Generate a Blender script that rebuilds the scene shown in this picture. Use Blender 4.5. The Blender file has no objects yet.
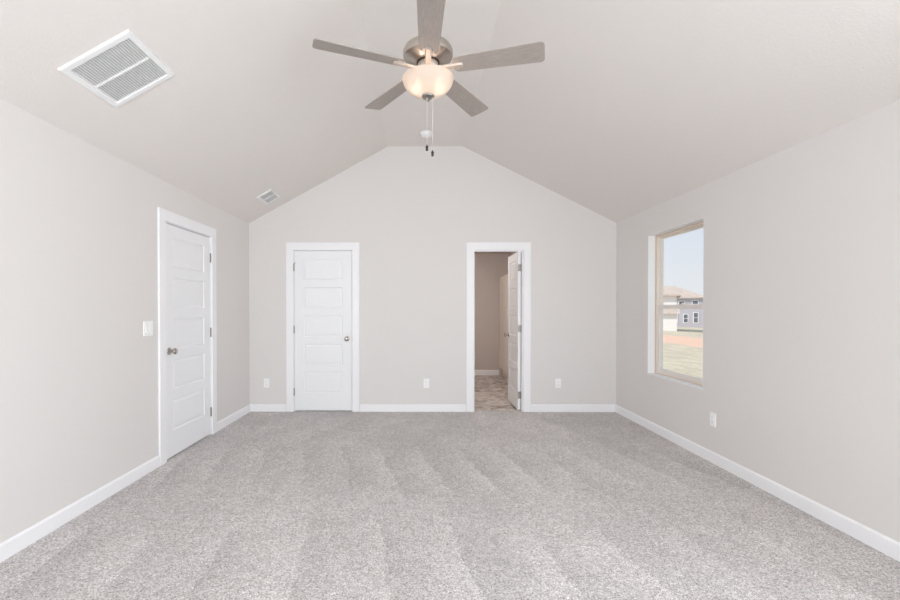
import bpy, bmesh, math, random
from mathutils import Vector, Matrix
random.seed(7)
sc = bpy.context.scene
C = sc.collection

# ------------------------------------------------------------------ camera
CAMZ = 1.325
cam_d = bpy.data.cameras.new('camera')
cam = bpy.data.objects.new('camera', cam_d); C.objects.link(cam)
cam.location = (0, 0, CAMZ)
cam.rotation_euler = (math.radians(89.5), 0, math.radians(0.22))
cam_d.sensor_width = 36.0
cam_d.lens = 425.0 / 900.0 * 36.0
cam_d.shift_x = 31.6 / 900.0
cam_d.shift_y = 12.7 / 900.0
cam_d.clip_start = 0.05
cam_d.clip_end = 2000
sc.camera = cam

# ------------------------------------------------------------------ world
def lin(c):
    c = c / 255.0
    return c / 12.92 if c <= 0.04045 else ((c + 0.055) / 1.055) ** 2.4
def rgb(r, g, b):
    return (lin(r), lin(g), lin(b), 1.0)

W = bpy.data.worlds.new('world'); sc.world = W; W.use_nodes = True
wn = W.node_tree.nodes; wl = W.node_tree.links; wn.clear()
w_out = wn.new('ShaderNodeOutputWorld'); w_bg = wn.new('ShaderNodeBackground')
w_tc = wn.new('ShaderNodeTexCoord'); w_sep = wn.new('ShaderNodeSeparateXYZ'); w_r = wn.new('ShaderNodeValToRGB')
wl.new(w_tc.outputs['Generated'], w_sep.inputs[0]); wl.new(w_sep.outputs['Z'], w_r.inputs[0])
w_r.color_ramp.elements[0].position = 0.0; w_r.color_ramp.elements[0].color = rgb(240, 243, 246)
w_r.color_ramp.elements[1].position = 0.35; w_r.color_ramp.elements[1].color = rgb(205, 224, 247)
wl.new(w_r.outputs[0], w_bg.inputs[0]); w_bg.inputs[1].default_value = 0.97
wl.new(w_bg.outputs[0], w_out.inputs[0])

# sun: comes over the house from the far left, lights only the outdoors
SUN = 4.2
sd = bpy.data.lights.new('sun', 'SUN'); sd.energy = SUN; sd.angle = math.radians(1.0); sd.color = (1.0, 0.95, 0.88)
so = bpy.data.objects.new('sun', sd); C.objects.link(so)
so.rotation_euler = Vector((1.0, 0.0, -0.8)).to_track_quat('-Z', 'Y').to_euler()
so.location = (-10, 5, 12)

# fill lights added outside two unseen, added windows behind the camera
FRONT_Y = -1.25
FILL = 74.0
for cx in (-1.25, 1.35):
    ld = bpy.data.lights.new('window_daylight', 'AREA'); ld.shape = 'RECTANGLE'; ld.size = 1.5; ld.size_y = 1.6
    ld.energy = FILL; ld.color = (0.885, 0.95, 1.0)
    lo = bpy.data.objects.new('window_daylight', ld); C.objects.link(lo)
    lo.location = (cx, FRONT_Y - 0.22, 1.45)
    lo.rotation_euler = (math.radians(90), 0, 0)   # faces +Y
    lo.rotation_euler = Vector((0, 1, 0.12)).to_track_quat('-Z', 'Y').to_euler()

# another added fill light, outside an added right-wall window out of view
ld = bpy.data.lights.new('window_daylight', 'AREA'); ld.shape = 'RECTANGLE'; ld.size = 1.4; ld.size_y = 1.5
ld.energy = 60.0; ld.color = (0.885, 0.95, 1.0)
lo = bpy.data.objects.new('window_daylight', ld); C.objects.link(lo)
lo.location = (2.503 + 0.24, 0.55, 1.40)
lo.rotation_euler = Vector((-1, 0, 0.05)).to_track_quat('-Z', 'Z').to_euler()

sc.view_settings.view_transform = 'Standard'
sc.view_settings.look = 'None'
sc.view_settings.gamma = 1.0
sc.view_settings.use_curve_mapping = False
sc.view_settings.exposure = 0.0
sc.cycles.max_bounces = 16
sc.cycles.diffuse_bounces = 10
sc.cycles.glossy_bounces = 6
sc.cycles.transmission_bounces = 8
sc.cycles.transparent_max_bounces = 16
sc.cycles.sample_clamp_indirect = 4.0
sc.cycles.use_denoising = True

# ------------------------------------------------------------------ helpers
def tag(o, label=None, cat=None, group=None, kind=None):
    if label: o['label'] = label
    if cat: o['category'] = cat
    if group: o['group'] = group
    if kind: o['kind'] = kind
    return o

def empty(name, loc=(0, 0, 0), mat=None):
    o = bpy.data.objects.new(name, None); C.objects.link(o)
    if mat is not None: o.matrix_world = mat
    else: o.location = loc
    o.empty_display_size = 0.05
    return o

def obj(name, bm, m, parent=None, smooth=False, bevel=0.0, angle=35):
    bmesh.ops.recalc_face_normals(bm, faces=bm.faces)
    me = bpy.data.meshes.new(name); bm.to_mesh(me); bm.free()
    if isinstance(m, (list, tuple)):
        for k in m: me.materials.append(k)
    else: me.materials.append(m)
    if smooth:
        for p in me.polygons: p.use_smooth = True
        try: me.set_sharp_from_angle(angle=math.radians(angle))
        except Exception: pass
    o = bpy.data.objects.new(name, me); C.objects.link(o)
    if parent is not None: o.parent = parent
    if bevel > 0:
        b = o.modifiers.new('bevel', 'BEVEL'); b.width = bevel; b.segments = 2; b.limit_method = 'ANGLE'
    return o

def box(bm, x0, x1, y0, y1, z0, z1, M=None, mi=0):
    vs = [bm.verts.new((x, y, z)) for z in (z0, z1) for y in (y0, y1) for x in (x0, x1)]
    if M is not None:
        for v in vs: v.co = M @ v.co
    for f in ((0, 2, 3, 1), (4, 5, 7, 6), (0, 1, 5, 4), (2, 6, 7, 3), (0, 4, 6, 2), (1, 3, 7, 5)):
        fc = bm.faces.new([vs[i] for i in f]); fc.material_index = mi
    return vs

def lathe(bm, prof, M=None, n=32, close=True):
    """prof: list of (radius, z)"""
    rings = []
    for r, z in prof:
        if r < 1e-6:
            v = bm.verts.new((0, 0, z)); rings.append([v])
        else:
            rings.append([bm.verts.new((r * math.cos(2 * math.pi * i / n), r * math.sin(2 * math.pi * i / n), z)) for i in range(n)])
    for a, b in zip(rings, rings[1:]):
        if len(a) == 1 and len(b) == 1: continue
        for i in range(n):
            j = (i + 1) % n
            if len(a) == 1: bm.faces.new((a[0], b[i], b[j]))
            elif len(b) == 1: bm.faces.new((a[i], a[j], b[0]))
            else: bm.faces.new((a[i], a[j], b[j], b[i]))
    if close:
        if len(rings[0]) > 1: bm.faces.new(rings[0][::-1])
        if len(rings[-1]) > 1: bm.faces.new(rings[-1])
    if M is not None:
        for rg in rings:
            for v in rg: v.co = M @ v.co

def prism(bm, pts, z0, z1, M=None):
    """outline pts (x,y) extruded z0..z1"""
    a = [bm.verts.new((x, y, z0)) for x, y in pts]; b = [bm.verts.new((x, y, z1)) for x, y in pts]
    if M is not None:
        for v in a + b: v.co = M @ v.co
    bm.faces.new(a[::-1]); bm.faces.new(b)
    n = len(pts)
    for i in range(n):
        j = (i + 1) % n
        bm.faces.new((a[i], a[j], b[j], b[i]))

def copy_tree(o, parent=None):
    c = o.copy(); C.objects.link(c)
    c.parent = parent
    if parent is not None: c.matrix_parent_inverse = o.matrix_parent_inverse.copy()
    for ch in list(o.children): copy_tree(ch, c)
    return c

# ------------------------------------------------------------------ materials
def mat(name, base, rough=0.5, metal=0.0, spec=0.5):
    m = bpy.data.materials.new(name); m.use_nodes = True
    p = m.node_tree.nodes['Principled BSDF']
    p.inputs['Base Color'].default_value = base
    p.inputs['Roughness'].default_value = rough
    p.inputs['Metallic'].default_value = metal
    p.inputs['Specular IOR Level'].default_value = spec
    return m
def N(m, t): return m.node_tree.nodes.new(t)
def L(m, a, b): m.node_tree.links.new(a, b)
def noise(m, scale, detail=2.0, rough=0.5, vec=None, distortion=0.0):
    n = N(m, 'ShaderNodeTexNoise'); n.inputs['Scale'].default_value = scale
    n.inputs['Detail'].default_value = detail; n.inputs['Roughness'].default_value = rough
    n.inputs['Distortion'].default_value = distortion
    if vec is None:
        tc = N(m, 'ShaderNodeTexCoord'); vec = tc.outputs['Object']
    L(m, vec, n.inputs['Vector'])
    return n.outputs['Fac']
def mapping(m, scale=(1, 1, 1), rot=(0, 0, 0)):
    tc = N(m, 'ShaderNodeTexCoord'); mp = N(m, 'ShaderNodeMapping')
    mp.inputs['Scale'].default_value = scale; mp.inputs['Rotation'].default_value = rot
    L(m, tc.outputs['Object'], mp.inputs['Vector'])
    return mp.outputs['Vector']
def math_(m, op, a, b=None, c=None, clamp=False):
    n = N(m, 'ShaderNodeMath'); n.operation = op; n.use_clamp = clamp
    for i, v in enumerate((a, b, c)):
        if v is None: continue
        if isinstance(v, (int, float)): n.inputs[i].default_value = v
        else: L(m, v, n.inputs[i])
    return n.outputs[0]
def mix(m, fac, a, b):
    n = N(m, 'ShaderNodeMix'); n.data_type = 'RGBA'
    if isinstance(fac, (int, float)): n.inputs[0].default_value = fac
    else: L(m, fac, n.inputs[0])
    for s, v in ((6, a), (7, b)):
        if isinstance(v, tuple): n.inputs[s].default_value = v
        else: L(m, v, n.inputs[s])
    return n.outputs[2]
def ramp(m, fac, stops):
    r = N(m, 'ShaderNodeValToRGB'); L(m, fac, r.inputs[0])
    e = r.color_ramp.elements
    while len(e) < len(stops): e.new(0.5)
    for el, (p, c) in zip(e, stops): el.position = p; el.color = c
    return r.outputs[0]
def setc(m, col): L(m, col, m.node_tree.nodes['Principled BSDF'].inputs['Base Color'])
def bump(m, h, strength, dist=0.01):
    b = N(m, 'ShaderNodeBump'); b.inputs['Strength'].default_value = strength; b.inputs['Distance'].default_value = dist
    L(m, h, b.inputs['Height']); L(m, b.outputs[0], m.node_tree.nodes['Principled BSDF'].inputs['Normal'])

PAINT = rgb(227, 224, 222)
paint = mat('greige_wall_paint', PAINT, 0.75, spec=0.25)
bump(paint, noise(paint, 160, 3), 0.12, 0.004)
ceil_m = mat('ceiling_paint', rgb(229, 224, 220), 0.85, spec=0.2)
bump(ceil_m, noise(ceil_m, 90, 4), 0.25, 0.005)
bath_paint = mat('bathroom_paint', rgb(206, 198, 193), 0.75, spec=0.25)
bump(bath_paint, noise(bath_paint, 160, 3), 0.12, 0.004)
trimw = mat('white_trim_enamel', rgb(246, 246, 248), 0.38, spec=0.45)
doorw = mat('white_door_enamel', rgb(243, 244, 246), 0.42, spec=0.45)
bump(doorw, noise(doorw, 60, 4, vec=mapping(doorw, (6, 6, 0.5))), 0.05, 0.002)
plastic = mat('white_plastic', rgb(249, 249, 250), 0.35)
offwhite = mat('white_painted_metal', rgb(236, 236, 236), 0.45)
darkhole = mat('dark_duct', rgb(200, 200, 200), 0.9)
slot_m = mat('dark_slot', rgb(120, 118, 116), 0.6)
vinyl = mat('pale_almond_vinyl', rgb(232, 222, 210), 0.42)
vinyl_tan = mat('tan_window_lip', rgb(216, 192, 170), 0.42)
vinyl_pale = mat('pale_window_vinyl', rgb(232, 226, 219), 0.4)
white_return = mat('white_window_return', rgb(240, 240, 240), 0.5)
sash_w = mat('pale_sash_edge', rgb(226, 228, 230), 0.35)

nickel = mat('brushed_nickel', rgb(190, 182, 174), 0.32, 1.0)
bump(nickel, noise(nickel, 40, 3, vec=mapping(nickel, (1, 1, 30))), 0.08, 0.001)
knobm = mat('satin_nickel', rgb(192, 184, 178), 0.18, 1.0)
hingem = mat('satin_nickel_hinge', rgb(150, 146, 142), 0.4, 1.0)
ironm = mat('champagne_nickel', rgb(206, 194, 184), 0.5, 0.8)
bronze = mat('dark_bronze', rgb(78, 66, 58), 0.4, 0.7)
chainm = mat('pale_chain', rgb(222, 220, 216), 0.35, 0.4)

blade_m = mat('grey_oak_blade', rgb(160, 150, 143), 0.45)
g = noise(blade_m, 14, 5, 0.6, vec=mapping(blade_m, (1, 14, 1)))
setc(blade_m, ramp(blade_m, g, [(0.3, rgb(148, 138, 131)), (0.7, rgb(170, 160, 153))]))

# frosted glass bowl
bowl_m = bpy.data.materials.new('frosted_glass_bowl'); bowl_m.use_nodes = True
bn = bowl_m.node_tree; bn.nodes.clear()
bo = bn.nodes.new('ShaderNodeOutputMaterial'); bt = bn.nodes.new('ShaderNodeBsdfTranslucent'); bd = bn.nodes.new('ShaderNodeBsdfPrincipled')
bt.inputs[0].default_value = rgb(250, 243, 236)
bd.inputs['Base Color'].default_value = rgb(228, 219, 210); bd.inputs['Roughness'].default_value = 0.3
bmx = bn.nodes.new('ShaderNodeMixShader'); bmx.inputs[0].default_value = 0.5
bn.links.new(bd.outputs[0], bmx.inputs[1]); bn.links.new(bt.outputs[0], bmx.inputs[2])
tr = bn.nodes.new('ShaderNodeBsdfRefraction'); tr.inputs['Roughness'].default_value = 0.38; tr.inputs['IOR'].default_value = 1.02
tr.inputs[0].default_value = rgb(250, 243, 236)
bm2 = bn.nodes.new('ShaderNodeMixShader'); bm2.inputs[0].default_value = 0.18
bn.links.new(bmx.outputs[0], bm2.inputs[1]); bn.links.new(tr.outputs[0], bm2.inputs[2])
bn.links.new(bm2.outputs[0], bo.inputs[0])

bulb_m = bpy.data.materials.new('lit_bulb'); bulb_m.use_nodes = True
p = bulb_m.node_tree.nodes['Principled BSDF']
p.inputs['Emission Color'].default_value = (1.0, 0.82, 0.68, 1); p.inputs['Emission Strength'].default_value = 7.0

glass = bpy.data.materials.new('window_glass'); glass.use_nodes = True
gn = glass.node_tree; gn.nodes.clear()
go = gn.nodes.new('ShaderNodeOutputMaterial'); gt = gn.nodes.new('ShaderNodeBsdfTransparent'); gg = gn.nodes.new('ShaderNodeBsdfGlossy')
gg.inputs['Roughness'].default_value = 0.02
gm = gn.nodes.new('ShaderNodeMixShader'); gm.inputs[0].default_value = 0.05
gn.links.new(gt.outputs[0], gm.inputs[1]); gn.links.new(gg.outputs[0], gm.inputs[2]); gn.links.new(gm.outputs[0], go.inputs[0])

# carpet: speckled cut pile with vacuum tracks pressed in the nap
carpet = mat('speckled_carpet', rgb(180, 177, 176), 0.95, spec=0.05)
f1 = noise(carpet, 230, 2, 0.7)
f2 = noise(carpet, 95, 3, 0.75)
f3 = noise(carpet, 42, 5, 0.9)
fine = math_(carpet, 'ADD', math_(carpet, 'ADD', math_(carpet, 'MULTIPLY', f1, 0.38), math_(carpet, 'MULTIPLY', f2, 0.34)), math_(carpet, 'MULTIPLY', f3, 0.28))
base = ramp(carpet, fine, [(0.395, rgb(120, 115, 113)), (0.465, rgb(182, 177, 175)), (0.53, rgb(215, 211, 210)), (0.595, rgb(250, 248, 248))])
tc = N(carpet, 'ShaderNodeTexCoord'); sx = N(carpet, 'ShaderNodeSeparateXYZ'); L(carpet, tc.outputs['Object'], sx.inputs[0])
X, Y = sx.outputs['X'], sx.outputs['Y']
def cen(v, k): return math_(carpet, 'MULTIPLY', math_(carpet, 'SUBTRACT', v, 0.5), k)
wob = math_(carpet, 'ADD', cen(noise(carpet, 0.9, 2), 0.35), cen(noise(carpet, 14, 3), 0.2))
wobx = math_(carpet, 'ADD', cen(noise(carpet, 1.3, 2), 0.16), cen(noise(carpet, 12, 4), 0.09))
def track(kx, period, off, y0, y1, soft, seed):
    """one pass of vacuum strokes: leaning strips whose nap goes from pale to dark, each strip ending at its own place"""
    u = math_(carpet, 'ADD', math_(carpet, 'ADD', X, math_(carpet, 'MULTIPLY', Y, kx)), math_(carpet, 'ADD', wobx, off))
    q = math_(carpet, 'DIVIDE', u, period)
    s_ = math_(carpet, 'FRACT', q)
    ident = math_(carpet, 'FLOOR', q)
    wn_ = N(carpet, 'ShaderNodeTexWhiteNoise'); wn_.noise_dimensions = '2D'
    cb_ = N(carpet, 'ShaderNodeCombineXYZ'); L(carpet, ident, cb_.inputs[0]); cb_.inputs[1].default_value = seed
    L(carpet, cb_.outputs[0], wn_.inputs['Vector'])
    rnd = wn_.outputs['Value']
    s_ = math_(carpet, 'MULTIPLY', math_(carpet, 'SUBTRACT', 0.5, s_), math_(carpet, 'MULTIPLY_ADD', rnd, 1.0, 0.35))
    yy = math_(carpet, 'ADD', math_(carpet, 'ADD', Y, wob), cen(rnd, 0.5))
    a_ = math_(carpet, 'MULTIPLY_ADD', math_(carpet, 'SUBTRACT', yy, y0), 1 / soft, 0.0, clamp=True)
    b_ = math_(carpet, 'MULTIPLY_ADD', math_(carpet, 'SUBTRACT', y1, yy), 1 / soft, 0.0, clamp=True)
    return math_(carpet, 'MULTIPLY', s_, math_(carpet, 'MULTIPLY', a_, b_))
t = math_(carpet, 'ADD', track(0.25, 0.36, 0.1, 2.85, 4.20, 0.5, 1.0), math_(carpet, 'MULTIPLY', track(0.15, 0.44, 0.3, 0.5, 2.80, 0.25, 2.0), 0.8))
t = math_(carpet, 'ADD', t, math_(carpet, 'MULTIPLY', track(-0.5, 0.55, 0.0, 4.0, 6.0, 0.5, 3.0), 0.3))
big = cen(noise(carpet, 1.7, 6, 0.68, vec=mapping(carpet, (1, 0.8, 1))), 1.9)
bandn = cen(noise(carpet, 9.0, 6, 0.8), 1.3)
tone = math_(carpet, 'ADD', 1.0, math_(carpet, 'MULTIPLY', math_(carpet, 'ADD', math_(carpet, 'ADD', math_(carpet, 'MULTIPLY', t, -0.8), big), bandn), 0.24))
hsv = N(carpet, 'ShaderNodeHueSaturation'); L(carpet, base, hsv.inputs['Color']); L(carpet, tone, hsv.inputs['Value'])
setc(carpet, hsv.outputs[0])
bump(carpet, fine, 0.6, 0.012)

# bathroom sheet vinyl in mottled stone tiles
tile = mat('mottled_stone_vinyl', rgb(160, 150, 140), 0.45)
bk = N(tile, 'ShaderNodeTexBrick'); L(tile, mapping(tile, (1, 1, 1)), bk.inputs['Vector'])
bk.inputs['Scale'].default_value = 1.0; bk.inputs['Brick Width'].default_value = 0.46; bk.inputs['Row Height'].default_value = 0.31
bk.inputs['Mortar Size'].default_value = 0.004
bk.inputs['Color1'].default_value = (0.3, 0.3, 0.3, 1); bk.inputs['Color2'].default_value = (0.75, 0.75, 0.75, 1); bk.inputs['Mortar'].default_value = (0.2, 0.2, 0.2, 1)
tn = noise(tile, 5.5, 6, 0.65, vec=mapping(tile, (1, 1.2, 1)), distortion=1.4)
tm = math_(tile, 'ADD', math_(tile, 'MULTIPLY', tn, 0.85), math_(tile, 'MULTIPLY', bk.outputs[0], 0.18))
setc(tile, ramp(tile, tm, [(0.38, rgb(124, 116, 110)), (0.5, rgb(182, 173, 166)), (0.62, rgb(220, 214, 209)), (0.72, rgb(160, 152, 147))]))

cab_m = mat('warm_white_cabinet', rgb(240, 232, 224), 0.5)

# ------------------------------------------------------------------ room geometry numbers
XL, XR, YB = -2.184, 2.503, 5.43
EAVE, TOP = 2.42, 3.395
XA, XB = -0.41, 0.545         # flat part of the vaulted ceiling
def roof_z(x):
    if x < XA: return EAVE + (TOP - EAVE) * (x - XL) / (XA - XL)
    if x > XB: return EAVE + (TOP - EAVE) * (XR - x) / (XR - XB)
    return TOP

def wall(name, axis, a0, a1, t0, t1, topf, holes, m, label, breaks=(), z0=-0.15):
    """upright wall along axis, thickness t0..t1, openings (a0,a1,z0,z1)"""
    xs = {a0, a1}
    for h in holes: xs.update((h[0], h[1]))
    for b in breaks: xs.add(b)
    xs = sorted(xs)
    bm = bmesh.new()
    for p, q in zip(xs, xs[1:]):
        mid = (p + q) / 2
        hs = sorted([h for h in holes if h[0] < mid < h[1]], key=lambda h: h[2])
        zs = z0; segs = []
        for h in hs:
            if h[2] > zs: segs.append((zs, zs, h[2], h[2]))
            zs = h[3]
        segs.append((zs, zs, topf(p + 1e-6), topf(q - 1e-6)))
        for zb0, zb1, zt0, zt1 in segs:
            pts = [(p, zb0), (q, zb1), (q, zt1), (p, zt0)]
            A = []; B = []
            for a, z in pts:
                if axis == 'x': A.append(bm.verts.new((a, t0, z))); B.append(bm.verts.new((a, t1, z)))
                else: A.append(bm.verts.new((t0, a, z))); B.append(bm.verts.new((t1, a, z)))
            bm.faces.new(A); bm.faces.new(B[::-1])
            for i in range(4):
                j = (i + 1) % 4
                bm.faces.new((A[i], B[i], B[j], A[j]))
    return tag(obj(name, bm, m), label, 'wall', kind='structure')

# door openings (clear of jambs)
D1 = (3.628, 4.424, 2.072)      # left wall, along y
D2 = (-1.612, -0.870, 2.072)    # closet, along x
D3 = (0.688, 1.315, 2.072)      # bathroom, along x
J = 0.018
WY0, WY1, WZ0, WZ1 = 3.762, 4.682, 0.612, 2.133

FLZ = 0.012   # top of the carpet pile
bm = bmesh.new(); box(bm, XL - 0.14, XR + 0.18, FRONT_Y - 0.14, YB + 0.075, -0.15, FLZ)
tag(obj('floor', bm, carpet), 'light grey speckled carpet with vacuum tracks across the bedroom', 'floor', kind='structure')
bm = bmesh.new(); box(bm, -0.3, 1.9, YB + 0.075, 8.66, -0.15, -0.004)
tag(obj('floor_bathroom', bm, tile), 'mottled brown and grey stone look floor beyond the open door', 'floor', kind='structure')

wall('wall_back', 'x', XL - 0.12, XR + 0.16, YB, YB + 0.12, lambda x: roof_z(min(max(x, XL), XR)) + 0.02,
     [(D2[0] - J, D2[1] + J, -0.15, D2[2] + J), (D3[0] - J, D3[1] + J, -0.004, D3[2] + J)], paint,
     'greige gabled end wall with the closet door and bathroom doorway', breaks=(XL, XA, XB, XR))
wall('wall_left', 'y', FRONT_Y, YB, XL - 0.12, XL, lambda y: EAVE + 0.02, [(D1[0] - J, D1[1] + J, -0.15, D1[2] + J)], paint,
     'greige left wall with a white panel door and light switch')
wall('wall_right', 'y', FRONT_Y, YB, XR, XR + 0.16, lambda y: EAVE + 0.02, [(WY0, WY1, WZ0, WZ1), (-0.15, 1.25, WZ0, WZ1)], paint,
     'greige right wall with the tall window')
FW = [(-2.05, -0.45, 0.6, 2.2), (0.55, 2.15, 0.6, 2.2)]  # openings added for the fill lights behind the camera
wall('wall_front', 'x', XL - 0.12, XR + 0.16, FRONT_Y - 0.14, FRONT_Y, lambda x: roof_z(min(max(x, XL), XR)) + 0.02, FW, paint,
     'greige wall behind the camera with two windows', breaks=(XL, XA, XB, XR))

# vaulted ceiling: one folded slab
bm = bmesh.new()
prof = [(XL - 0.14, EAVE), (XL, EAVE), (XA, TOP), (XB, TOP), (XR, EAVE), (XR + 0.18, EAVE)]
up = [(XL - 0.14, EAVE + 0.14), (XL, EAVE + 0.14), (XA - 0.03, TOP + 0.14), (XB + 0.03, TOP + 0.14), (XR, EAVE + 0.14), (XR + 0.18, EAVE + 0.14)]
ya, yb = FRONT_Y - 0.16, YB + 0.14
v = {}
for i in range(6):
    for k, (P, yy) in enumerate(((prof, ya), (prof, yb), (up, ya), (up, yb))):
        v[i, k] = bm.verts.new((P[i][0], yy, P[i][1]))
for i in range(5):
    bm.faces.new((v[i, 0], v[i + 1, 0], v[i + 1, 1], v[i, 1]))
    bm.faces.new((v[i, 2], v[i, 3], v[i + 1, 3], v[i + 1, 2]))
    bm.faces.new((v[i, 0], v[i, 2], v[i + 1, 2], v[i + 1, 0]))
    bm.faces.new((v[i, 1], v[i + 1, 1], v[i + 1, 3], v[i, 3]))
for i in (0, 5): bm.faces.new((v[i, 0], v[i, 1], v[i, 3], v[i, 2]))
tag(obj('ceiling', bm, ceil_m), 'vaulted greige ceiling with two slopes and a flat ridge strip', 'ceiling', kind='structure')

# rooms behind the doors
BX0, BX1, BY1 = -0.2, 1.766, 8.53
def plain(name, b, m, label, cat='wall'):
    bm = bmesh.new()
    for q in b: box(bm, *q)
    return tag(obj(name, bm, m), label, cat, kind='structure')
plain('wall_bathroom_back', [(BX0 - 0.1, BX1 + 0.1, BY1, BY1 + 0.1, -0.15, 2.46)], bath_paint, 'greige far wall of the bathroom seen through the doorway')
plain('wall_bathroom_left', [(BX0 - 0.1, BX0, YB + 0.12, BY1, -0.15, 2.46)], bath_paint, 'left side wall of the bathroom')
plain('wall_bathroom_right', [(BX1, BX1 + 0.1, YB + 0.12, BY1, -0.15, 2.46)], bath_paint, 'right side wall of the bathroom')
plain('ceiling_bathroom', [(BX0 - 0.1, BX1 + 0.1, YB + 0.12, BY1 + 0.1, 2.44, 2.56)], bath_paint, 'flat ceiling of the bathroom', 'ceiling')
plain('wall_closet', [(-2.2, -0.4, 6.2, 6.3, -0.15, 2.46), (-2.3, -2.2, YB + 0.12, 6.3, -0.15, 2.46), (-0.4, -0.3, YB + 0.12, 6.3, -0.15, 2.46),
                      (-2.3, -0.3, YB + 0.12, 6.3, 2.44, 2.56), (-2.3, -0.3, YB + 0.12, 6.3, -0.15, -0.01)], paint, 'closet interior behind the white closet door')  # unseen box added so no outside light leaks around the closet door
x0 = XL - 0.12
plain('wall_hallway', [(x0 - 0.8, x0 - 0.7, 3.2, 4.9, -0.15, 2.46), (x0 - 0.8, x0, 3.1, 3.2, -0.15, 2.46), (x0 - 0.8, x0, 4.9, 5.0, -0.15, 2.46),
                       (x0 - 0.8, x0, 3.1, 5.0, 2.44, 2.56), (x0 - 0.8, x0, 3.1, 5.0, -0.15, -0.01)], paint, 'hallway enclosure behind the left door')  # unseen box added so no outside light leaks around the left door

# ------------------------------------------------------------------ baseboards
BH, BT = 0.106, 0.014
def baseboard(name, axis, a0, a1, face, sgn, label, z=0.0, m=trimw):
    """board against the plane `face`, standing out towards sgn"""
    bm = bmesh.new()
    pr = [(0, z), (BT, z), (BT, z + BH - 0.012), (BT - 0.005, z + BH - 0.003), (BT - 0.008, z + BH), (0, z + BH)]
    A = []; B = []
    for d, zz in pr:
        q = face + sgn * d
        if axis == 'x': A.append(bm.verts.new((a0, q, zz))); B.append(bm.verts.new((a1, q, zz)))
        else: A.append(bm.verts.new((q, a0, zz))); B.append(bm.verts.new((q, a1, zz)))
    bm.faces.new(A); bm.faces.new(B[::-1])
    for i in range(6):
        j = (i + 1) % 6
        bm.faces.new((A[i], B[i], B[j], A[j]))
    return tag(obj(name, bm, m), label, 'baseboard', kind='structure')
CW = 0.096
baseboard('baseboard_left', 'y', FRONT_Y, D1[0] - CW - 0.006, XL, 1, 'white baseboard on the left wall in front of the panel door')
baseboard('baseboard_left', 'y', D1[1] + CW + 0.006, YB, XL, 1, 'white baseboard on the left wall between door and corner')
baseboard('baseboard_back', 'x', XL, D2[0] - CW - 0.006, YB, -1, 'short white baseboard left of the closet door')
baseboard('baseboard_back', 'x', D2[1] + CW + 0.006, D3[0] - CW - 0.006, YB, -1, 'white baseboard between closet door and bathroom doorway')
baseboard('baseboard_back', 'x', D3[1] + CW + 0.006, XR, YB, -1, 'white baseboard right of the bathroom doorway')
baseboard('baseboard_right', 'y', FRONT_Y, YB, XR, -1, 'white baseboard along the right wall under the window')
baseboard('baseboard_front', 'x', XL, XR, FRONT_Y, 1, 'white baseboard on the wall behind the camera')
baseboard('baseboard_bathroom', 'x', BX0, 1.585, BY1, -1, 'white baseboard on the far bathroom wall', z=-0.004)

# ------------------------------------------------------------------ doors
PAN = [(0.224, 0.497), (0.588, 0.852), (0.945, 1.216), (1.310, 1.580), (1.672, 1.938)]
def face_mesh(bm, w, h, y, s, side=0.118):
    """panelled face at y, recesses go in direction s"""
    zs = [0.0]
    for a, b in PAN: zs += [a, b]
    zs.append(h)
    xs = [0.0, side, w - side, w]
    def V(x, yy, z): return bm.verts.new((x, yy, z))
    for i in range(3):
        for k in range(len(zs) - 1):
            x0, x1, z0, z1 = xs[i], xs[i + 1], zs[k], zs[k + 1]
            if i == 1 and k % 2 == 1:
                rings = []
                for ins, d in ((0, 0), (0.004, 0.007), (0.012, 0.009), (0.020, 0.006), (0.034, 0.0035), (0.038, 0.0035)):
                    yy = y + s * d
                    rings.append([V(x0 + ins, yy, z0 + ins), V(x1 - ins, yy, z0 + ins), V(x1 - ins, yy, z1 - ins), V(x0 + ins, yy, z1 - ins)])
                for a, b in zip(rings, rings[1:]):
                    for q in range(4):
                        r = (q + 1) % 4
                        bm.faces.new((a[q], a[r], b[r], b[q]))
                bm.faces.new(rings[-1])
            else:
                bm.faces.new([V(x0, y, z0), V(x1, y, z0), V(x1, y, z1), V(x0, y, z1)])
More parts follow.
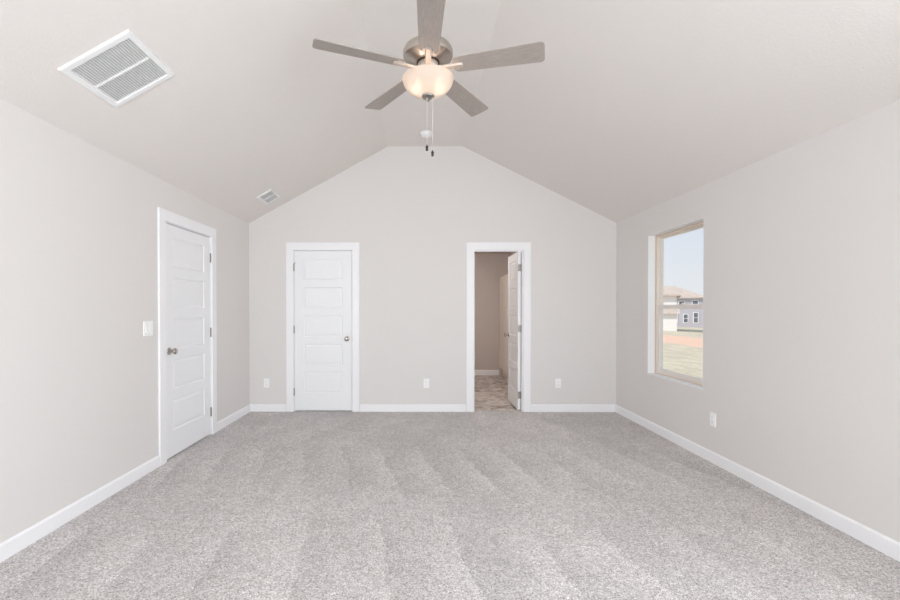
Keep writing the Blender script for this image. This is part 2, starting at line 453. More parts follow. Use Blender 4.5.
def make_door(name, w, h, M, label, knob_z, hinge_face, hz):
    """local: x from hinge edge (0) to latch edge (w), y 0 = face towards the bedroom, 0.035 back, z up"""
    bm = bmesh.new(); th = 0.035
    face_mesh(bm, w, h, 0.0, 1); face_mesh(bm, w, h, th, -1)
    for q in (((0, 0, 0), (w, 0, 0), (w, th, 0), (0, th, 0)), ((0, 0, h), (w, 0, h), (w, th, h), (0, th, h)),
              ((0, 0, 0), (0, th, 0), (0, th, h), (0, 0, h)), ((w, 0, 0), (w, th, 0), (w, th, h), (w, 0, h))):
        bm.faces.new([bm.verts.new(c) for c in q])
    bmesh.ops.remove_doubles(bm, verts=bm.verts, dist=1e-5)
    d = obj(name, bm, doorw); d.matrix_world = M
    tag(d, label, 'door', kind='structure')
    kprof = [(0.0, -0.001), (0.032, -0.001), (0.032, 0.004), (0.027, 0.009), (0.013, 0.012), (0.0105, 0.030), (0.013, 0.034), (0.023, 0.040),
             (0.0275, 0.049), (0.0265, 0.058), (0.020, 0.065), (0.010, 0.068), (0.0, 0.0685)]
    for face, rot in ((0.0, 90), (th, -90)):
        bm = bmesh.new()
        lathe(bm, kprof, Matrix.Translation((w - 0.062, face, knob_z)) @ Matrix.Rotation(math.radians(rot), 4, 'X'), 28)
        obj('door_knob', bm, knobm, d, smooth=True)
    # latch plate in the edge
    bm = bmesh.new(); box(bm, w - 0.001, w + 0.001, 0.005, 0.030, knob_z - 0.028, knob_z + 0.028); obj('latch_plate', bm, knobm, d)
    for z in hz:
        bm = bmesh.new()
        yk = -0.006 if hinge_face == 0 else th + 0.006
        lathe(bm, [(0, z - 0.050), (0.003, z - 0.048), (0.006, z - 0.045), (0.006, z + 0.045), (0.003, z + 0.048), (0, z + 0.050)], Matrix.Translation((-0.003, yk, 0)), 14)
        y1 = 0.033 if hinge_face == 0 else 0.002
        box(bm, -0.0018, 0.0006, min(yk, y1), max(yk, y1), z - 0.045, z + 0.045)
        obj('door_hinge', bm, hingem, d, smooth=True)
    return d

SZ = 0.024
# left wall: hinge at far end, opens into bedroom; local x -> -Y, local y(back) -> -X
w1 = D1[1] - D1[0] - 0.008
M1 = Matrix(((0, -1, 0, XL - 0.004), (-1, 0, 0, D1[1] - 0.004), (0, 0, 1, SZ), (0, 0, 0, 1)))
dr1 = make_door('door_1', w1, 2.040, M1, 'white five panel door in the left wall beside the light switch', 0.933, 0, (1.833, 1.058, 0.228))
w2 = D2[1] - D2[0] - 0.008
M2 = Matrix.Translation((D2[0] + 0.004, YB + 0.004, SZ))
dr2 = make_door('door_2', w2, 2.040, M2, 'closed white five panel closet door in the back wall', 0.920, 0, (1.833, 1.038, 0.238))
# hinge pin stop on the upper closet hinge
bm = bmesh.new()
lathe(bm, [(0, 0), (0.004, 0), (0.004, 0.045), (0.008, 0.046), (0.008, 0.054), (0, 0.055)], Matrix.Translation((-0.003, -0.006, 1.886)) @ Matrix.Rotation(math.radians(75), 4, 'Y') @ Matrix.Rotation(math.radians(-25), 4, 'X'), 10)
obj('hinge_stop', bm, hingem, dr2, smooth=True)
# bathroom door, swung 90 degrees into the bathroom; hinge on the right jamb, local x -> +Y, face (local y=0) -> bedroom face now looks left (-X)
w3 = D3[1] - D3[0] - 0.008
M3 = Matrix(((0, 1, 0, 1.262), (1, 0, 0, YB + 0.058), (0, 0, 1, SZ), (0, 0, 0, 1)))
dr3 = make_door('door_3', w3, 2.040, M3, 'white bathroom door standing wide open into the bathroom', 0.933, 1, (1.833, 1.048, 0.188))

def casing(name, axis, a0, a1, h, face, sgn, depth, stop, label, back=True):
    bm = bmesh.new()
    def B(u0, u1, d0, d1, z0, z1):
        p, q = sorted((face + sgn * d0, face + sgn * d1))
        if axis == 'x': box(bm, u0, u1, p, q, z0, z1)
        else: box(bm, p, q, u0, u1, z0, z1)
    r = 0.006
    B(a0 - r - CW + 0.006, a0 - r, 0, 0.017, 0, h + r)
    B(a1 + r, a1 + r + CW - 0.006, 0, 0.017, 0, h + r)
    B(a0 - r - CW + 0.006, a1 + r + CW - 0.006, 0, 0.018, h + r, h + r + CW - 0.002)
    c = tag(obj(name, bm, trimw, bevel=0.002), label, 'door casing', kind='structure')
    bm = bmesh.new()
    B(a0 - J, a0, 0, -depth, 0, h); B(a1, a1 + J, 0, -depth, 0, h); B(a0 - J, a1 + J, 0, -depth, h, h + J)
    s0, s1 = stop
    B(a0, a0 + 0.010, -s0, -s1, 0, h); B(a1 - 0.010, a1, -s0, -s1, 0, h); B(a0 + 0.010, a1 - 0.010, -s0, -s1, h - 0.010, h)
    obj('door_jamb', bm, trimw, c)
    return c
casing('trim_1', 'y', D1[0], D1[1], D1[2], XL, 1, 0.12, (0.042, 0.075), 'flat white casing around the left wall door')
casing('trim_2', 'x', D2[0], D2[1], D2[2], YB, -1, 0.12, (0.042, 0.075), 'flat white casing around the closet door')
casing('trim_3', 'x', D3[0], D3[1], D3[2], YB, -1, 0.12, (0.020, 0.045), 'flat white casing around the open bathroom doorway')

# ------------------------------------------------------------------ windows (single hung)
def make_window(name, M, w, h, label, depth=0.16, setback=0.085):
    """local: x along wall 0..w, y from inner wall face (0) to outside (depth), z 0..h"""
    bm = bmesh.new(); t = 0.006
    for q in ((0, t, 0, h), (w - t, w, 0, h), (t, w - t, h - t, h)):
        box(bm, q[0], q[1], 0.0005, setback, q[2], q[3])
    fr = obj(name, bm, white_return); fr.matrix_world = M
    tag(fr, label, 'window', kind='structure')
    bm = bmesh.new(); box(bm, 0.0, w, -0.001, setback, -0.0, t + 0.004); obj('window_sill', bm, white_return, fr)
    F = 0.026
    bm = bmesh.new()
    y0, y1 = setback, depth - 0.005
    for q in ((0, F, 0, h), (w - F, w, 0, h), (F, w - F, h - F, h), (F, w - F, 0, F)):
        box(bm, q[0], q[1], y0, y1, q[2], q[3])
    wfm = obj('window_frame', bm, vinyl, fr, bevel=0.0015)
    bm = bmesh.new()
    for q in ((0, 0.014, 0, h), (w - 0.014, w, 0, h), (0.014, w - 0.014, h - 0.014, h), (0.014, w - 0.014, 0, 0.014)):
        box(bm, q[0], q[1], y0 - 0.008, y0, q[2], q[3])
    obj('frame_lip', bm, vinyl_tan, wfm)
    mid = h * 0.484
    S = 0.036
    # lower sash (inner plane)
    bm = bmesh.new(); a, b = y0 + 0.006, y0 + 0.030
    for q in ((F, F + S, F, mid + 0.02), (w - F - S, w - F, F, mid + 0.02), (F + S, w - F - S, F, F + S + 0.008), (F + S, w - F - S, mid - 0.020, mid + 0.02)):
        box(bm, q[0], q[1], a, b, q[2], q[3])
    ls = obj('lower_sash', bm, vinyl_pale, fr, bevel=0.0015)
    # upper sash (outer plane)
    bm = bmesh.new(); a, b = y0 + 0.036, y0 + 0.060
    T = 0.022
    for q in ((F, F + T, mid - 0.018, h - F), (w - F - T, w - F, mid - 0.018, h - F), (F + T, w - F - T, h - F - T, h - F), (F + T, w - F - T, mid - 0.018, mid + 0.018)):
        box(bm, q[0], q[1], a, b, q[2], q[3])
    us = obj('upper_sash', bm, vinyl, fr, bevel=0.0015)
    bm = bmesh.new(); box(bm, F + S, w - F - S, y0 + 0.016, y0 + 0.020, F + S + 0.008, mid - 0.02); obj('glass_pane', bm, glass, ls)
    bm = bmesh.new(); box(bm, F + T, w - F - T, y0 + 0.046, y0 + 0.050, mid + 0.018, h - F - T); obj('glass_pane', bm, glass, us)
    # jamb track liners
    bm = bmesh.new()
    for x0, x1 in ((F, F + 0.006), (w - F - 0.006, w - F)):
        box(bm, x0, x1, y0 + 0.030, y0 + 0.036, F, h - F)
    obj('jamb_track', bm, sash_w, fr)
    # cam lock on the meeting rail
    bm = bmesh.new()
    box(bm, w / 2 - 0.03, w / 2 + 0.03, y0 + 0.004, y0 + 0.028, mid + 0.02, mid + 0.026)
    lathe(bm, [(0, 0), (0.012, 0), (0.012, 0.010), (0, 0.012)], Matrix.Translation((w / 2, y0 + 0.016, mid + 0.026)), 14)
    box(bm, w / 2 - 0.002, w / 2 + 0.035, y0 + 0.010, y0 + 0.018, mid + 0.030, mid + 0.037)
    obj('sash_lock', bm, vinyl, fr, bevel=0.001)
    return fr
MW1 = Matrix(((0, 1, 0, XR), (-1, 0, 0, WY1), (0, 0, 1, WZ0), (0, 0, 0, 1)))
make_window('window_1', MW1, WY1 - WY0, WZ1 - WZ0, 'tall almond framed sash window in the right wall')
MW4 = Matrix(((0, 1, 0, XR), (-1, 0, 0, 1.25), (0, 0, 1, WZ0), (0, 0, 0, 1)))  # added window, out of view, for the right-hand fill light
make_window('window_4', MW4, 1.40, WZ1 - WZ0, 'wide window in the right wall beside the camera')
for i, (a0, a1, z0, z1) in enumerate(FW):  # added windows, never seen, that pass the fill light
    Mf = Matrix(((-1, 0, 0, a1), (0, -1, 0, FRONT_Y), (0, 0, 1, z0), (0, 0, 0, 1)))
    make_window('window_%d' % (i + 2), Mf, a1 - a0, z1 - z0, ('left', 'right')[i] + ' window in the wall behind the camera', depth=0.14, setback=0.06)

# ------------------------------------------------------------------ ceiling fan
FX, FY = 0.046, 2.47
fan = empty('ceiling_fan', (FX, FY, TOP))
tag(fan, 'brushed nickel ceiling fan with five grey blades and a lit glass bowl', 'ceiling fan')
def fz(z): return z - TOP
def flathe(name, prof, m, parent=fan, n=48, M=None, close=True):
    bm = bmesh.new(); lathe(bm, [(r, fz(z)) for r, z in prof], M, n, close)
    return obj(name, bm, m, parent, smooth=True, angle=40)
flathe('ceiling_canopy', [(0.0, 3.40), (0.070, 3.40), (0.070, 3.375), (0.060, 3.345), (0.030, 3.325), (0, 3.322)], nickel)
flathe('downrod', [(0.0, 3.34), (0.0125, 3.34), (0.0125, 2.90), (0, 2.90)], nickel, n=20)
flathe('motor_housing', [(0, 2.925), (0.028, 2.925), (0.032, 2.870), (0.060, 2.842), (0.110, 2.836), (0.134, 2.826), (0.1435, 2.808), (0.1435, 2.784), (0.140, 2.774),
                         (0.118, 2.762), (0.080, 2.751), (0.070, 2.748), (0, 2.748)], nickel)
flathe('flywheel', [(0, 2.756), (0.066, 2.756), (0.066, 2.744), (0, 2.744)], bronze)
flathe('switch_housing', [(0, 2.746), (0.056, 2.746), (0.060, 2.740), (0.060, 2.712), (0.054, 2.704), (0, 2.704)], ironm)
flathe('light_fitter', [(0, 2.706), (0.050, 2.706), (0.056, 2.688), (0.056, 2.676), (0.02, 2.668), (0, 2.668)], bronze)
# glass bowl, hung on a centre rod, open at the top
outer = []; inner = []
for i in range(17):
    a = math.pi / 2 * i / 16
    outer.append((0.1455 * math.cos(a) ** 0.95 if i < 16 else 0.0, 2.650 - 0.094 * math.sin(a) ** 1.05))
for r, z in outer: inner.append((max(r - 0.004, 0), z + 0.004 * (1 if r < 0.14 else 0)))
flathe('glass_bowl', inner[::-1] + [(0.1440, 2.656), (0.1475, 2.656), (0.1480, 2.650)] + outer[1:], bowl_m, close=False, n=64)
flathe('bowl_rod', [(0, 2.67), (0.004, 2.67), (0.004, 2.556), (0, 2.556)], ironm, n=12)
flathe('finial', [(0, 2.560), (0.034, 2.560), (0.037, 2.555), (0.034, 2.549), (0.016, 2.544), (0.010, 2.538), (0.011, 2.532), (0.006, 2.526), (0, 2.525)], hingem, n=32)
for sx_ in (-1, 1):
    bm = bmesh.new()
    Mb = Matrix.Translation((sx_ * 0.057, -0.02, fz(2.612)))
    lathe(bm, [(0, -0.026), (0.012, -0.024), (0.021, -0.014), (0.024, 0.0), (0.020, 0.014), (0.013, 0.024), (0.012, 0.040), (0, 0.040)], Mb, 20)
    b = obj('light_bulb', bm, bulb_m, fan, smooth=True)

def blade_outline(r0=0.150, r1=0.648, w0=0.110, w1=0.138, cr=0.022):
    pts = []
    def corner(cx, cy, a0, a1, rad, n=5):
        for i in range(n + 1):
            a = math.radians(a0 + (a1 - a0) * i / n); pts.append((cx + rad * math.cos(a), cy + rad * math.sin(a)))
    corner(r1 - cr, -w1 / 2 + cr, -90, 0, cr); corner(r1 - cr, w1 / 2 - cr, 0, 90, cr)
    corner(r0 + cr * 1.4, w0 / 2 - cr * 1.4, 90, 180, cr * 1.4); corner(r0 + cr * 1.4, -w0 / 2 + cr * 1.4, 180, 270, cr * 1.4)
    return pts
bm = bmesh.new(); prism(bm, blade_outline(), -0.0025, 0.0025)
PITCH = Matrix.Rotation(math.radians(-12), 4, 'X')
blade0 = obj('fan_blade', bm, blade_m, fan, bevel=0.0015)
# blade iron: tapered arm under the blade root
bm = bmesh.new()
sec = [(0.052, 0.022, -0.010), (0.090, 0.019, -0.008), (0.130, 0.017, -0.0065), (0.165, 0.018, -0.0065), (0.198, 0.018, -0.0065), (0.206, 0.013, -0.0065)]
rg = []
for x, hw, z in sec:
    rg.append([bm.verts.new(c) for c in ((x, -hw, z - 0.002), (x, -hw * 0.6, z - 0.009), (x, hw * 0.6, z - 0.009), (x, hw, z - 0.002), (x, hw, z + 0.003), (x, -hw, z + 0.003))])
for a, b in zip(rg, rg[1:]):
    for i in range(6):
        j = (i + 1) % 6; bm.faces.new((a[i], a[j], b[j], b[i]))
bm.faces.new(rg[0][::-1]); bm.faces.new(rg[-1])
# cross plate screwed to the blade
prism(bm, [(0.158, -0.030), (0.176, -0.034), (0.186, -0.030), (0.186, 0.030), (0.176, 0.034), (0.158, 0.030)], -0.0065, -0.0026)
iron0 = obj('blade_iron', bm, ironm, fan, smooth=True)
for k in range(5):
    ang = math.radians(-90 + 72 * k + 0.3)
    MB = Matrix.Translation((0, 0, fz(2.715))) @ Matrix.Rotation(math.radians(2.0), 4, 'Y') @ Matrix.Rotation(ang, 4, 'Z') @ PITCH
    for src in (blade0, iron0):
        o = src if k == 0 else src.copy()
        if k: C.objects.link(o); o.parent = fan
        o.matrix_local = MB
def chain(x, y, z0, z1):
    bm = bmesh.new()
    lathe(bm, [(0, fz(z1)), (0.0010, fz(z1)), (0.0010, fz(z0)), (0, fz(z0))], Matrix.Translation((x, y, 0)), 8)
    z = z0
    while z > z1:
        bmesh.ops.create_icosphere(bm, subdivisions=1, radius=0.0021, matrix=Matrix.Translation((x, y, fz(z)))); z -= 0.0062
    c = obj('pull_chain', bm, chainm, fan, smooth=True)
    bm = bmesh.new()
    lathe(bm, [(0, 0.004), (0.003, 0.003), (0.0035, -0.002), (0.0075, -0.006), (0.0085, -0.014), (0.005, -0.018), (0.0075, -0.022), (0.0075, -0.028), (0.004, -0.032), (0, -0.033)],
          Matrix.Translation((x, y, fz(z1))), 14)
    obj('pull_fob', bm, bronze, c, smooth=True)
chain(-0.006, -0.012, 2.552, 2.268)
chain(0.026, -0.008, 2.556, 2.238)

# ------------------------------------------------------------------ ceiling fittings
al = math.atan2(TOP - EAVE, XA - XL)
def slope_M(x, y):
    """frame on the left slope: local x up the slope, local y towards the camera, local z into the room"""
    u = Vector((math.cos(al), 0, math.sin(al))); vv = Vector((0, -1, 0)); n = Vector((math.sin(al), 0, -math.cos(al)))
    return Matrix(((u.x, vv.x, n.x, x), (u.y, vv.y, n.y, y), (u.z, vv.z, n.z, roof_z(x)), (0, 0, 0, 1)))
def grille(name, M, w, h, border, nslat, slat_along, label, cat, th=0.012, lw=0.010):
    bm = bmesh.new()
    # bevelled picture-frame border
    prof = [(0, 0), (0.003, th * 0.8), (0.010, th), (border - 0.006, th), (border, th * 0.35), (border, 0.0)]
    rings = []
    for d, z in prof:
        a, b = w / 2 - d, h / 2 - d
        rings.append([bm.verts.new(c) for c in ((-a, -b, z), (a, -b, z), (a, b, z), (-a, b, z))])
    for p, q in zip(rings, rings[1:]):
        for i in range(4):
            j = (i + 1) % 4; bm.faces.new((p[i], p[j], q[j], q[i]))
    root = obj(name, bm, offwhite); root.matrix_world = M
    tag(root, label, cat)
    a, b = w / 2 - border, h / 2 - border
    bm = bmesh.new(); box(bm, -a - 0.002, a + 0.002, -b - 0.002, b + 0.002, 0.0008, 0.0016); obj('duct_backing', bm, darkhole, root)
    bm = bmesh.new()
    for i in range(nslat):
        x = -a + (i + 0.5) * 2 * a / nslat
        Ms = Matrix.Translation((x, 0, th * 0.50)) @ Matrix.Rotation(math.radians(-38), 4, 'Y')
        box(bm, -lw / 2, lw / 2, -b, b, -0.0006, 0.0006, Ms)
    obj('louver_slats', bm, offwhite, root)
    bm = bmesh.new(); box(bm, -a, a, -0.0055, 0.0055, 0.002, th * 0.98); obj('centre_bar', bm, offwhite, root)
    return root
grille('return_air_grille', slope_M(-1.707, 2.434), 0.430, 0.424, 0.040, 24, 'y', 'large square white louvered return air grille on the left ceiling slope', 'air vent', lw=0.0125)
grille('ceiling_register', slope_M(-1.779, 5.00), 0.200, 0.325, 0.030, 9, 'y', 'small white ceiling register on the left slope near the back corner', 'air vent', th=0.010, lw=0.013)

sm = empty('smoke_detector', (0.070, 5.01, TOP))
tag(sm, 'round white smoke detector on the flat ceiling strip behind the fan', 'smoke detector')
bm = bmesh.new(); lathe(bm, [(0, 0), (0.066, 0), (0.066, -0.010), (0, -0.010)], n=40); obj('mounting_base', bm, plastic, sm, smooth=True)
bm = bmesh.new(); lathe(bm, [(0, -0.010), (0.060, -0.010), (0.060, -0.016), (0.055, -0.018), (0.055, -0.024), (0.058, -0.026), (0.052, -0.038), (0.034, -0.046), (0, -0.048)], n=40)
obj('detector_cover', bm, plastic, sm, smooth=True)
bm = bmesh.new(); lathe(bm, [(0, -0.046), (0.011, -0.047), (0.010, -0.051), (0, -0.052)], Matrix.Translation((-0.008, -0.005, 0)), 18); obj('test_button', bm, offwhite, sm, smooth=True)

# ------------------------------------------------------------------ switch and outlets (local x right, y out of wall, z up)
def plate_mesh(w, h, t=0.006):
    bm = bmesh.new()
    a = [(w / 2, h / 2, 0), (w / 2, h / 2, t * 0.5), (w / 2 - 0.004, h / 2 - 0.004, t)]
    rings = [[bm.verts.new(c) for c in ((-x, y, -z), (x, y, -z), (x, y, z), (-x, y, z))] for x, z, y in a]
    for p, q in zip(rings, rings[1:]):
        for i in range(4):
            j = (i + 1) % 4; bm.faces.new((p[i], p[j], q[j], q[i]))
    bm.faces.new(rings[0]); bm.faces.new(rings[-1])
    return bm
def wallM(pos, out):
    """local y -> out direction"""
    o = Vector(out); z = Vector((0, 0, 1)); x = o.cross(z)
    return Matrix(((x.x, o.x, 0, pos[0]), (x.y, o.y, 0, pos[1]), (x.z, o.z, 1, pos[2]), (0, 0, 0, 1)))
sw = empty('light_switch', mat=wallM((XL, 3.402, 1.170), (1, 0, 0)))
tag(sw, 'white double rocker light switch on the left wall beside the door', 'light switch')
obj('wall_plate', plate_mesh(0.117, 0.120), plastic, sw)
for s in (-1, 1):
    bm = bmesh.new()
    cx = s * 0.023
    vs = [bm.verts.new(c) for c in ((cx - 0.0165, 0.005, -0.033), (cx + 0.0165, 0.005, -0.033), (cx + 0.0165, 0.005, 0.033), (cx - 0.0165, 0.005, 0.033),
                                    (cx - 0.0155, 0.0105, -0.031), (cx + 0.0155, 0.0105, -0.031), (cx + 0.0155, 0.007, 0.031), (cx - 0.0155, 0.007, 0.031))]
    for f in ((0, 3, 2, 1), (4, 5, 6, 7), (0, 1, 5, 4), (2, 3, 7, 6), (1, 2, 6, 5), (0, 4, 7, 3)): bm.faces.new([vs[i] for i in f])
    obj('rocker', bm, plastic, sw)
def make_outlet(M, label):
    r = empty('wall_outlet', mat=M); tag(r, label, 'outlet', 'duplex outlets in the bedroom walls')
    obj('cover_plate', plate_mesh(0.072, 0.117), plastic, r)
    for s in (-1, 1):
        bm = bmesh.new()
        pts = []
        for i in range(20):
            a = 2 * math.pi * i / 20
            pts.append((0.0172 * math.cos(a), max(min(0.0172 * math.sin(a), 0.0135), -0.0135)))
        A = [bm.verts.new((x, 0.005, z + s * 0.0195)) for x, z in pts]; B_ = [bm.verts.new((x, 0.0085, z + s * 0.0195)) for x, z in pts]
        bm.faces.new(B_)
        for i in range(20): j = (i + 1) % 20; bm.faces.new((A[i], A[j], B_[j], B_[i]))
        so_ = obj('socket', bm, plastic, r)
        bm = bmesh.new()
        for dx in (-0.0063, 0.0063): box(bm, dx - 0.0011, dx + 0.0011, 0.0080, 0.0088, s * 0.0195 - 0.001, s * 0.0195 + 0.007)
        box(bm, -0.002, 0.002, 0.0080, 0.0088, s * 0.0195 - 0.009, s * 0.0195 - 0.005)
        obj('socket_slots', bm, slot_m, so_)
    bm = bmesh.new(); lathe(bm, [(0, 0.0055), (0.003, 0.0060), (0.002, 0.0072), (0, 0.0074)], Matrix.Rotation(math.radians(-90), 4, 'X'), 12)
    obj('plate_screw', bm, plastic, r)
    return r
bx = lambda x: (x - 420) / 425.0 * YB
make_outlet(wallM((bx(266.2), YB, 0.376), (0, -1, 0)), 'white outlet on the back wall left of the closet door')
make_outlet(wallM((bx(426.3), YB, 0.374), (0, -1, 0)), 'white outlet on the back wall between closet door and doorway')
make_outlet(wallM((bx(558.0), YB, 0.374), (0, -1, 0)), 'white outlet on the back wall right of the bathroom doorway')
make_outlet(wallM((XR, 3.63, 0.381), (-1, 0, 0)), 'white outlet low on the right wall below the window')

# ------------------------------------------------------------------ bathroom: tall cabinet against the right wall
cb = empty('bathroom_cabinet', (1.67, 7.95, -0.004))
tag(cb, 'tall warm white cabinet against the right wall inside the bathroom', 'cabinet')
cx0, cx1, cy0, cy1 = 1.600 - 1.67, BX1 - 1.67 - 0.002, 7.40 - 7.95, 8.525 - 7.95
bm = bmesh.new()
box(bm, cx0, cx1, cy0, cy1, 0.16, 1.965); box(bm, cx0 + 0.05, cx1, cy0 + 0.01, cy1 - 0.01, 0.0, 0.16)
obj('cabinet_body', bm, cab_m, cb)
bm = bmesh.new(); box(bm, cx0 - 0.018, cx0, cy0, (cy0 + cy1) / 2 - 0.002, 0.165, 1.96); dA = obj('cabinet_door', bm, cab_m, cb, bevel=0.002)
bm = bmesh.new(); box(bm, cx0 - 0.018, cx0, (cy0 + cy1) / 2 + 0.002, cy1 - 0.03, 0.165, 1.96); dB = obj('cabinet_door', bm, cab_m, cb, bevel=0.002)

# glowing dome added out of view to brighten the bathroom
bl = empty('bathroom_ceiling_lamp', (0.75, 6.75, 2.44)); tag(bl, 'small flush ceiling lamp lighting the bathroom', 'ceiling lamp')
fill_glow_m = mat('lit_lamp_glass', rgb(250, 245, 238), 0.4)
lp_ = fill_glow_m.node_tree.nodes['Principled BSDF']; lp_.inputs['Emission Color'].default_value = (1.0, 0.93, 0.88, 1); lp_.inputs['Emission Strength'].default_value = 78.0
bm = bmesh.new(); lathe(bm, [(0, 0), (0.15, 0), (0.15, -0.02), (0, -0.02)], n=36); obj('lamp_base', bm, nickel, bl, smooth=True)
bm = bmesh.new(); lathe(bm, [(0, -0.02), (0.14, -0.02), (0.13, -0.05), (0.09, -0.08), (0, -0.095)], n=36); obj('lamp_shade', bm, fill_glow_m, bl, smooth=True)

# ------------------------------------------------------------------ outdoors
def gz(x): return -0.15 - 0.0395 * (max(x, 2.6) - 2.6)
lawn = mat('dry_lawn', rgb(186, 176, 148), 0.95, spec=0.05)
ln = noise(lawn, 1.6, 8, 0.8, vec=mapping(lawn, (1, 0.45, 1)))
lf = noise(lawn, 9, 4, 0.7)
tc = N(lawn, 'ShaderNodeTexCoord'); s3 = N(lawn, 'ShaderNodeSeparateXYZ'); L(lawn, tc.outputs['Object'], s3.inputs[0])
lawn_c = ramp(lawn, math_(lawn, 'ADD', math_(lawn, 'MULTIPLY', ln, 0.6), math_(lawn, 'MULTIPLY', lf, 0.4)), [(0.38, rgb(172, 164, 142)), (0.5, rgb(198, 186, 164)), (0.62, rgb(218, 206, 188))])
dirt_c = ramp(lawn, lf, [(0.3, rgb(212, 170, 146)), (0.7, rgb(232, 200, 178))])
dx = math_(lawn, 'ADD', s3.outputs['X'], math_(lawn, 'MULTIPLY', math_(lawn, 'SUBTRACT', noise(lawn, 0.35, 4), 0.5), 5.0))
m1 = math_(lawn, 'MULTIPLY_ADD', math_(lawn, 'SUBTRACT', dx, 13.6), 1.2, 0.0, clamp=True)
m2 = math_(lawn, 'MULTIPLY_ADD', math_(lawn, 'SUBTRACT', 21.5, dx), 0.8, 0.0, clamp=True)
setc(lawn, mix(lawn, math_(lawn, 'MULTIPLY', m1, m2), lawn_c, dirt_c))
bm = bmesh.new()
xs = [2.70] + [4 + 3 * i for i in range(42)]; ys = [-60 + 8 * i for i in range(28)]
G = [[bm.verts.new((x, y, gz(x))) for y in ys] for x in xs]
for i in range(len(xs) - 1):
    for j in range(len(ys) - 1): bm.faces.new((G[i][j], G[i + 1][j], G[i + 1][j + 1], G[i][j + 1]))
tag(obj('ground_lawn', bm, lawn), 'dry grass and a band of red dirt outside the window', 'ground', kind='structure')

siding_grey = mat('grey_siding', rgb(188, 186, 196), 0.8)
siding_white = mat('white_siding', rgb(240, 238, 236), 0.8)
def lap(m, s):
    vv = N(m, 'ShaderNodeTexCoord'); q = N(m, 'ShaderNodeSeparateXYZ'); L(m, vv.outputs['Object'], q.inputs[0])
    bump(m, math_(m, 'FRACT', math_(m, 'MULTIPLY', q.outputs['Z'], s)), 0.6, 0.03)
lap(siding_grey, 5); lap(siding_white, 5)
roof_m = mat('brown_shingles', rgb(178, 160, 148), 0.9, spec=0.1)
setc(roof_m, ramp(roof_m, noise(roof_m, 3, 5), [(0.3, rgb(176, 164, 156)), (0.7, rgb(204, 188, 176))]))
ext_white = mat('white_exterior_trim', rgb(244, 244, 242), 0.6)
ext_glass = mat('dark_window_glass', rgb(96, 104, 118), 0.15)

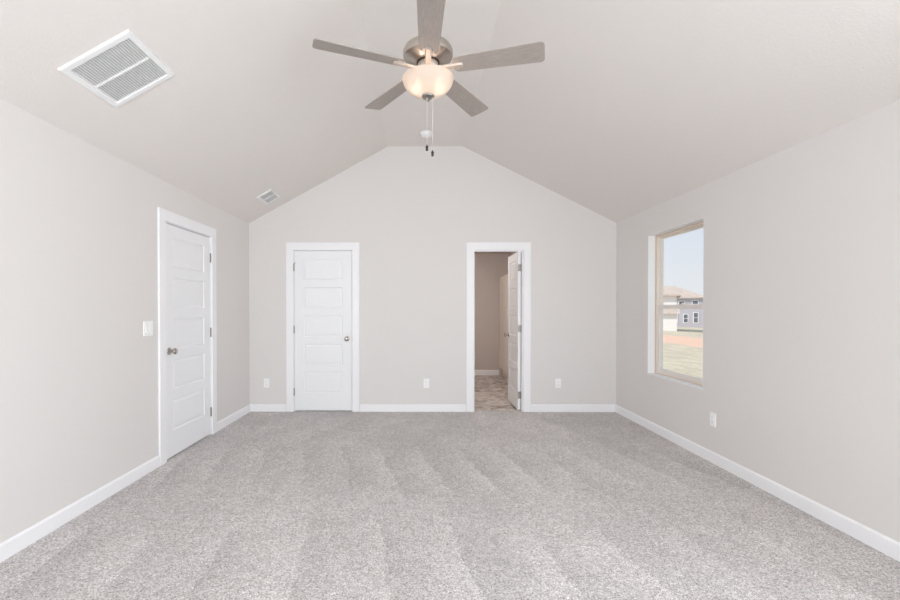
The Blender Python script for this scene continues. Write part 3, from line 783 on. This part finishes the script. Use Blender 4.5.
def make_house(origin, rz, w, d, h, rise, wall_m, label, wins, porch=None):
    """front face at local y=0 looking -y, x from 0..w; hip roof"""
    M = Matrix.Translation(origin) @ Matrix.Rotation(rz, 4, 'Z')
    r = empty('house', mat=M); tag(r, label, 'house', 'houses across the field')
    bm = bmesh.new(); box(bm, 0, w, 0, d, -0.6, h); obj('wall_siding', bm, wall_m, r)
    bm = bmesh.new(); o = 0.45; inset = min(d / 2, w / 2.2)
    lo = [(-o, -o, h), (w + o, -o, h), (w + o, d + o, h), (-o, d + o, h)]
    lo2 = [(x, y, z - 0.18) for x, y, z in lo]
    A = [bm.verts.new(c) for c in lo]; A2 = [bm.verts.new(c) for c in lo2]
    r1 = bm.verts.new((inset, d / 2, h + rise)); r2 = bm.verts.new((w - inset, d / 2, h + rise))
    bm.faces.new((A[0], A[1], r2, r1)); bm.faces.new((A[1], A[2], r2)); bm.faces.new((A[2], A[3], r1, r2)); bm.faces.new((A[3], A[0], r1))
    bm.faces.new(A2[::-1])
    for i in range(4): j = (i + 1) % 4; bm.faces.new((A[i], A[j], A2[j], A2[i]))
    obj('roof', bm, roof_m, r)
    for (x, z, ww, hh) in wins:
        bm = bmesh.new()
        for q in ((x - 0.1, x, z - 0.1, z + hh + 0.1), (x + ww, x + ww + 0.1, z - 0.1, z + hh + 0.1), (x, x + ww, z + hh, z + hh + 0.1), (x, x + ww, z - 0.1, z), (x, x + ww, z + hh / 2 - 0.03, z + hh / 2 + 0.03)):
            box(bm, q[0], q[1], -0.07, 0.0, q[2], q[3])
        wf = obj('house_window', bm, ext_white, r)
        bm = bmesh.new(); box(bm, x, x + ww, -0.03, -0.005, z, z + hh); obj('window_pane', bm, ext_glass, wf)
    if porch:
        x0, x1, dep, ph, pr = porch
        bm = bmesh.new(); box(bm, x0, x1, -dep, -0.01, -0.6, ph); g_ = obj('garage_block', bm, siding_white, r)
        bm = bmesh.new()
        v6 = [bm.verts.new(c) for c in ((x0 - 0.3, -dep - 0.4, ph), (x1 + 0.3, -dep - 0.4, ph), (x1 + 0.3, -0.01, ph), (x0 - 0.3, -0.01, ph), (x0 - 0.3, -0.01, ph + pr), (x1 + 0.3, -0.01, ph + pr))]
        for f in ((0, 1, 2, 3), (0, 4, 5, 1), (0, 3, 4), (1, 5, 2), (2, 5, 4, 3)): bm.faces.new([v6[i] for i in f])
        obj('garage_roof', bm, roof_m, g_)
    return r
def at(px, y, zd):   # point seen at pixel column px and depth zd, used to survey where things stand
    return ((px - 420) / 425.0 * zd, zd)
ux, uy = math.cos(math.radians(-30)), math.sin(math.radians(-30))
ax, ay = at(676, 0, 50)
make_house((ax - 12 * ux, ay - 12 * uy, gz(ax - 5)), math.radians(-30), 12, 8, 4.05, 1.35, siding_white,
           'nearer white sided house with a low garage roof seen at the left of the window', [(2, 2.6, 0.9, 0.9), (5, 2.6, 0.9, 0.9)], porch=(5.5, 12.0, 2.2, 1.85, 0.75))
px_, py_ = at(704, 0, 74)
hz_ = [(-11.8, 10.5, 'far grey sided house at the left end of the row beyond the white house'),
       (0.0, 12.0, 'two storey grey sided house behind the white house'),
       (13.0, 10.5, 'two storey grey sided house at the right of the window view'),
       (24.9, 10.5, 'grey sided house at the far right end of the row')]
for off, w, lab in hz_:
    s = off - 12.0; near = 3.0 if off > 5 else 0.0
    if off > 5: s += 1.0
    if off > 15: s += 0.6
    ox, oy = px_ + s * ux - 0.5 * near, py_ + s * uy - 0.866 * near
    make_house((ox, oy, gz(48)), math.radians(-30), w, 9, 5.3, 2.3, siding_grey, lab,
               [(1.0, 0.9, 1.0, 1.5), (3.4, 3.3, 0.9, 1.3), (6.0, 0.7, 0.5, 1.9), (7.4, 0.9, 0.5, 1.5), (8.9, 0.9, 0.6, 1.4), (8.2, 3.4, 0.8, 1.2)] + ([(10.4, 0.9, 0.6, 1.7), (10.2, 3.5, 0.8, 1.2)] if w > 11 else []))
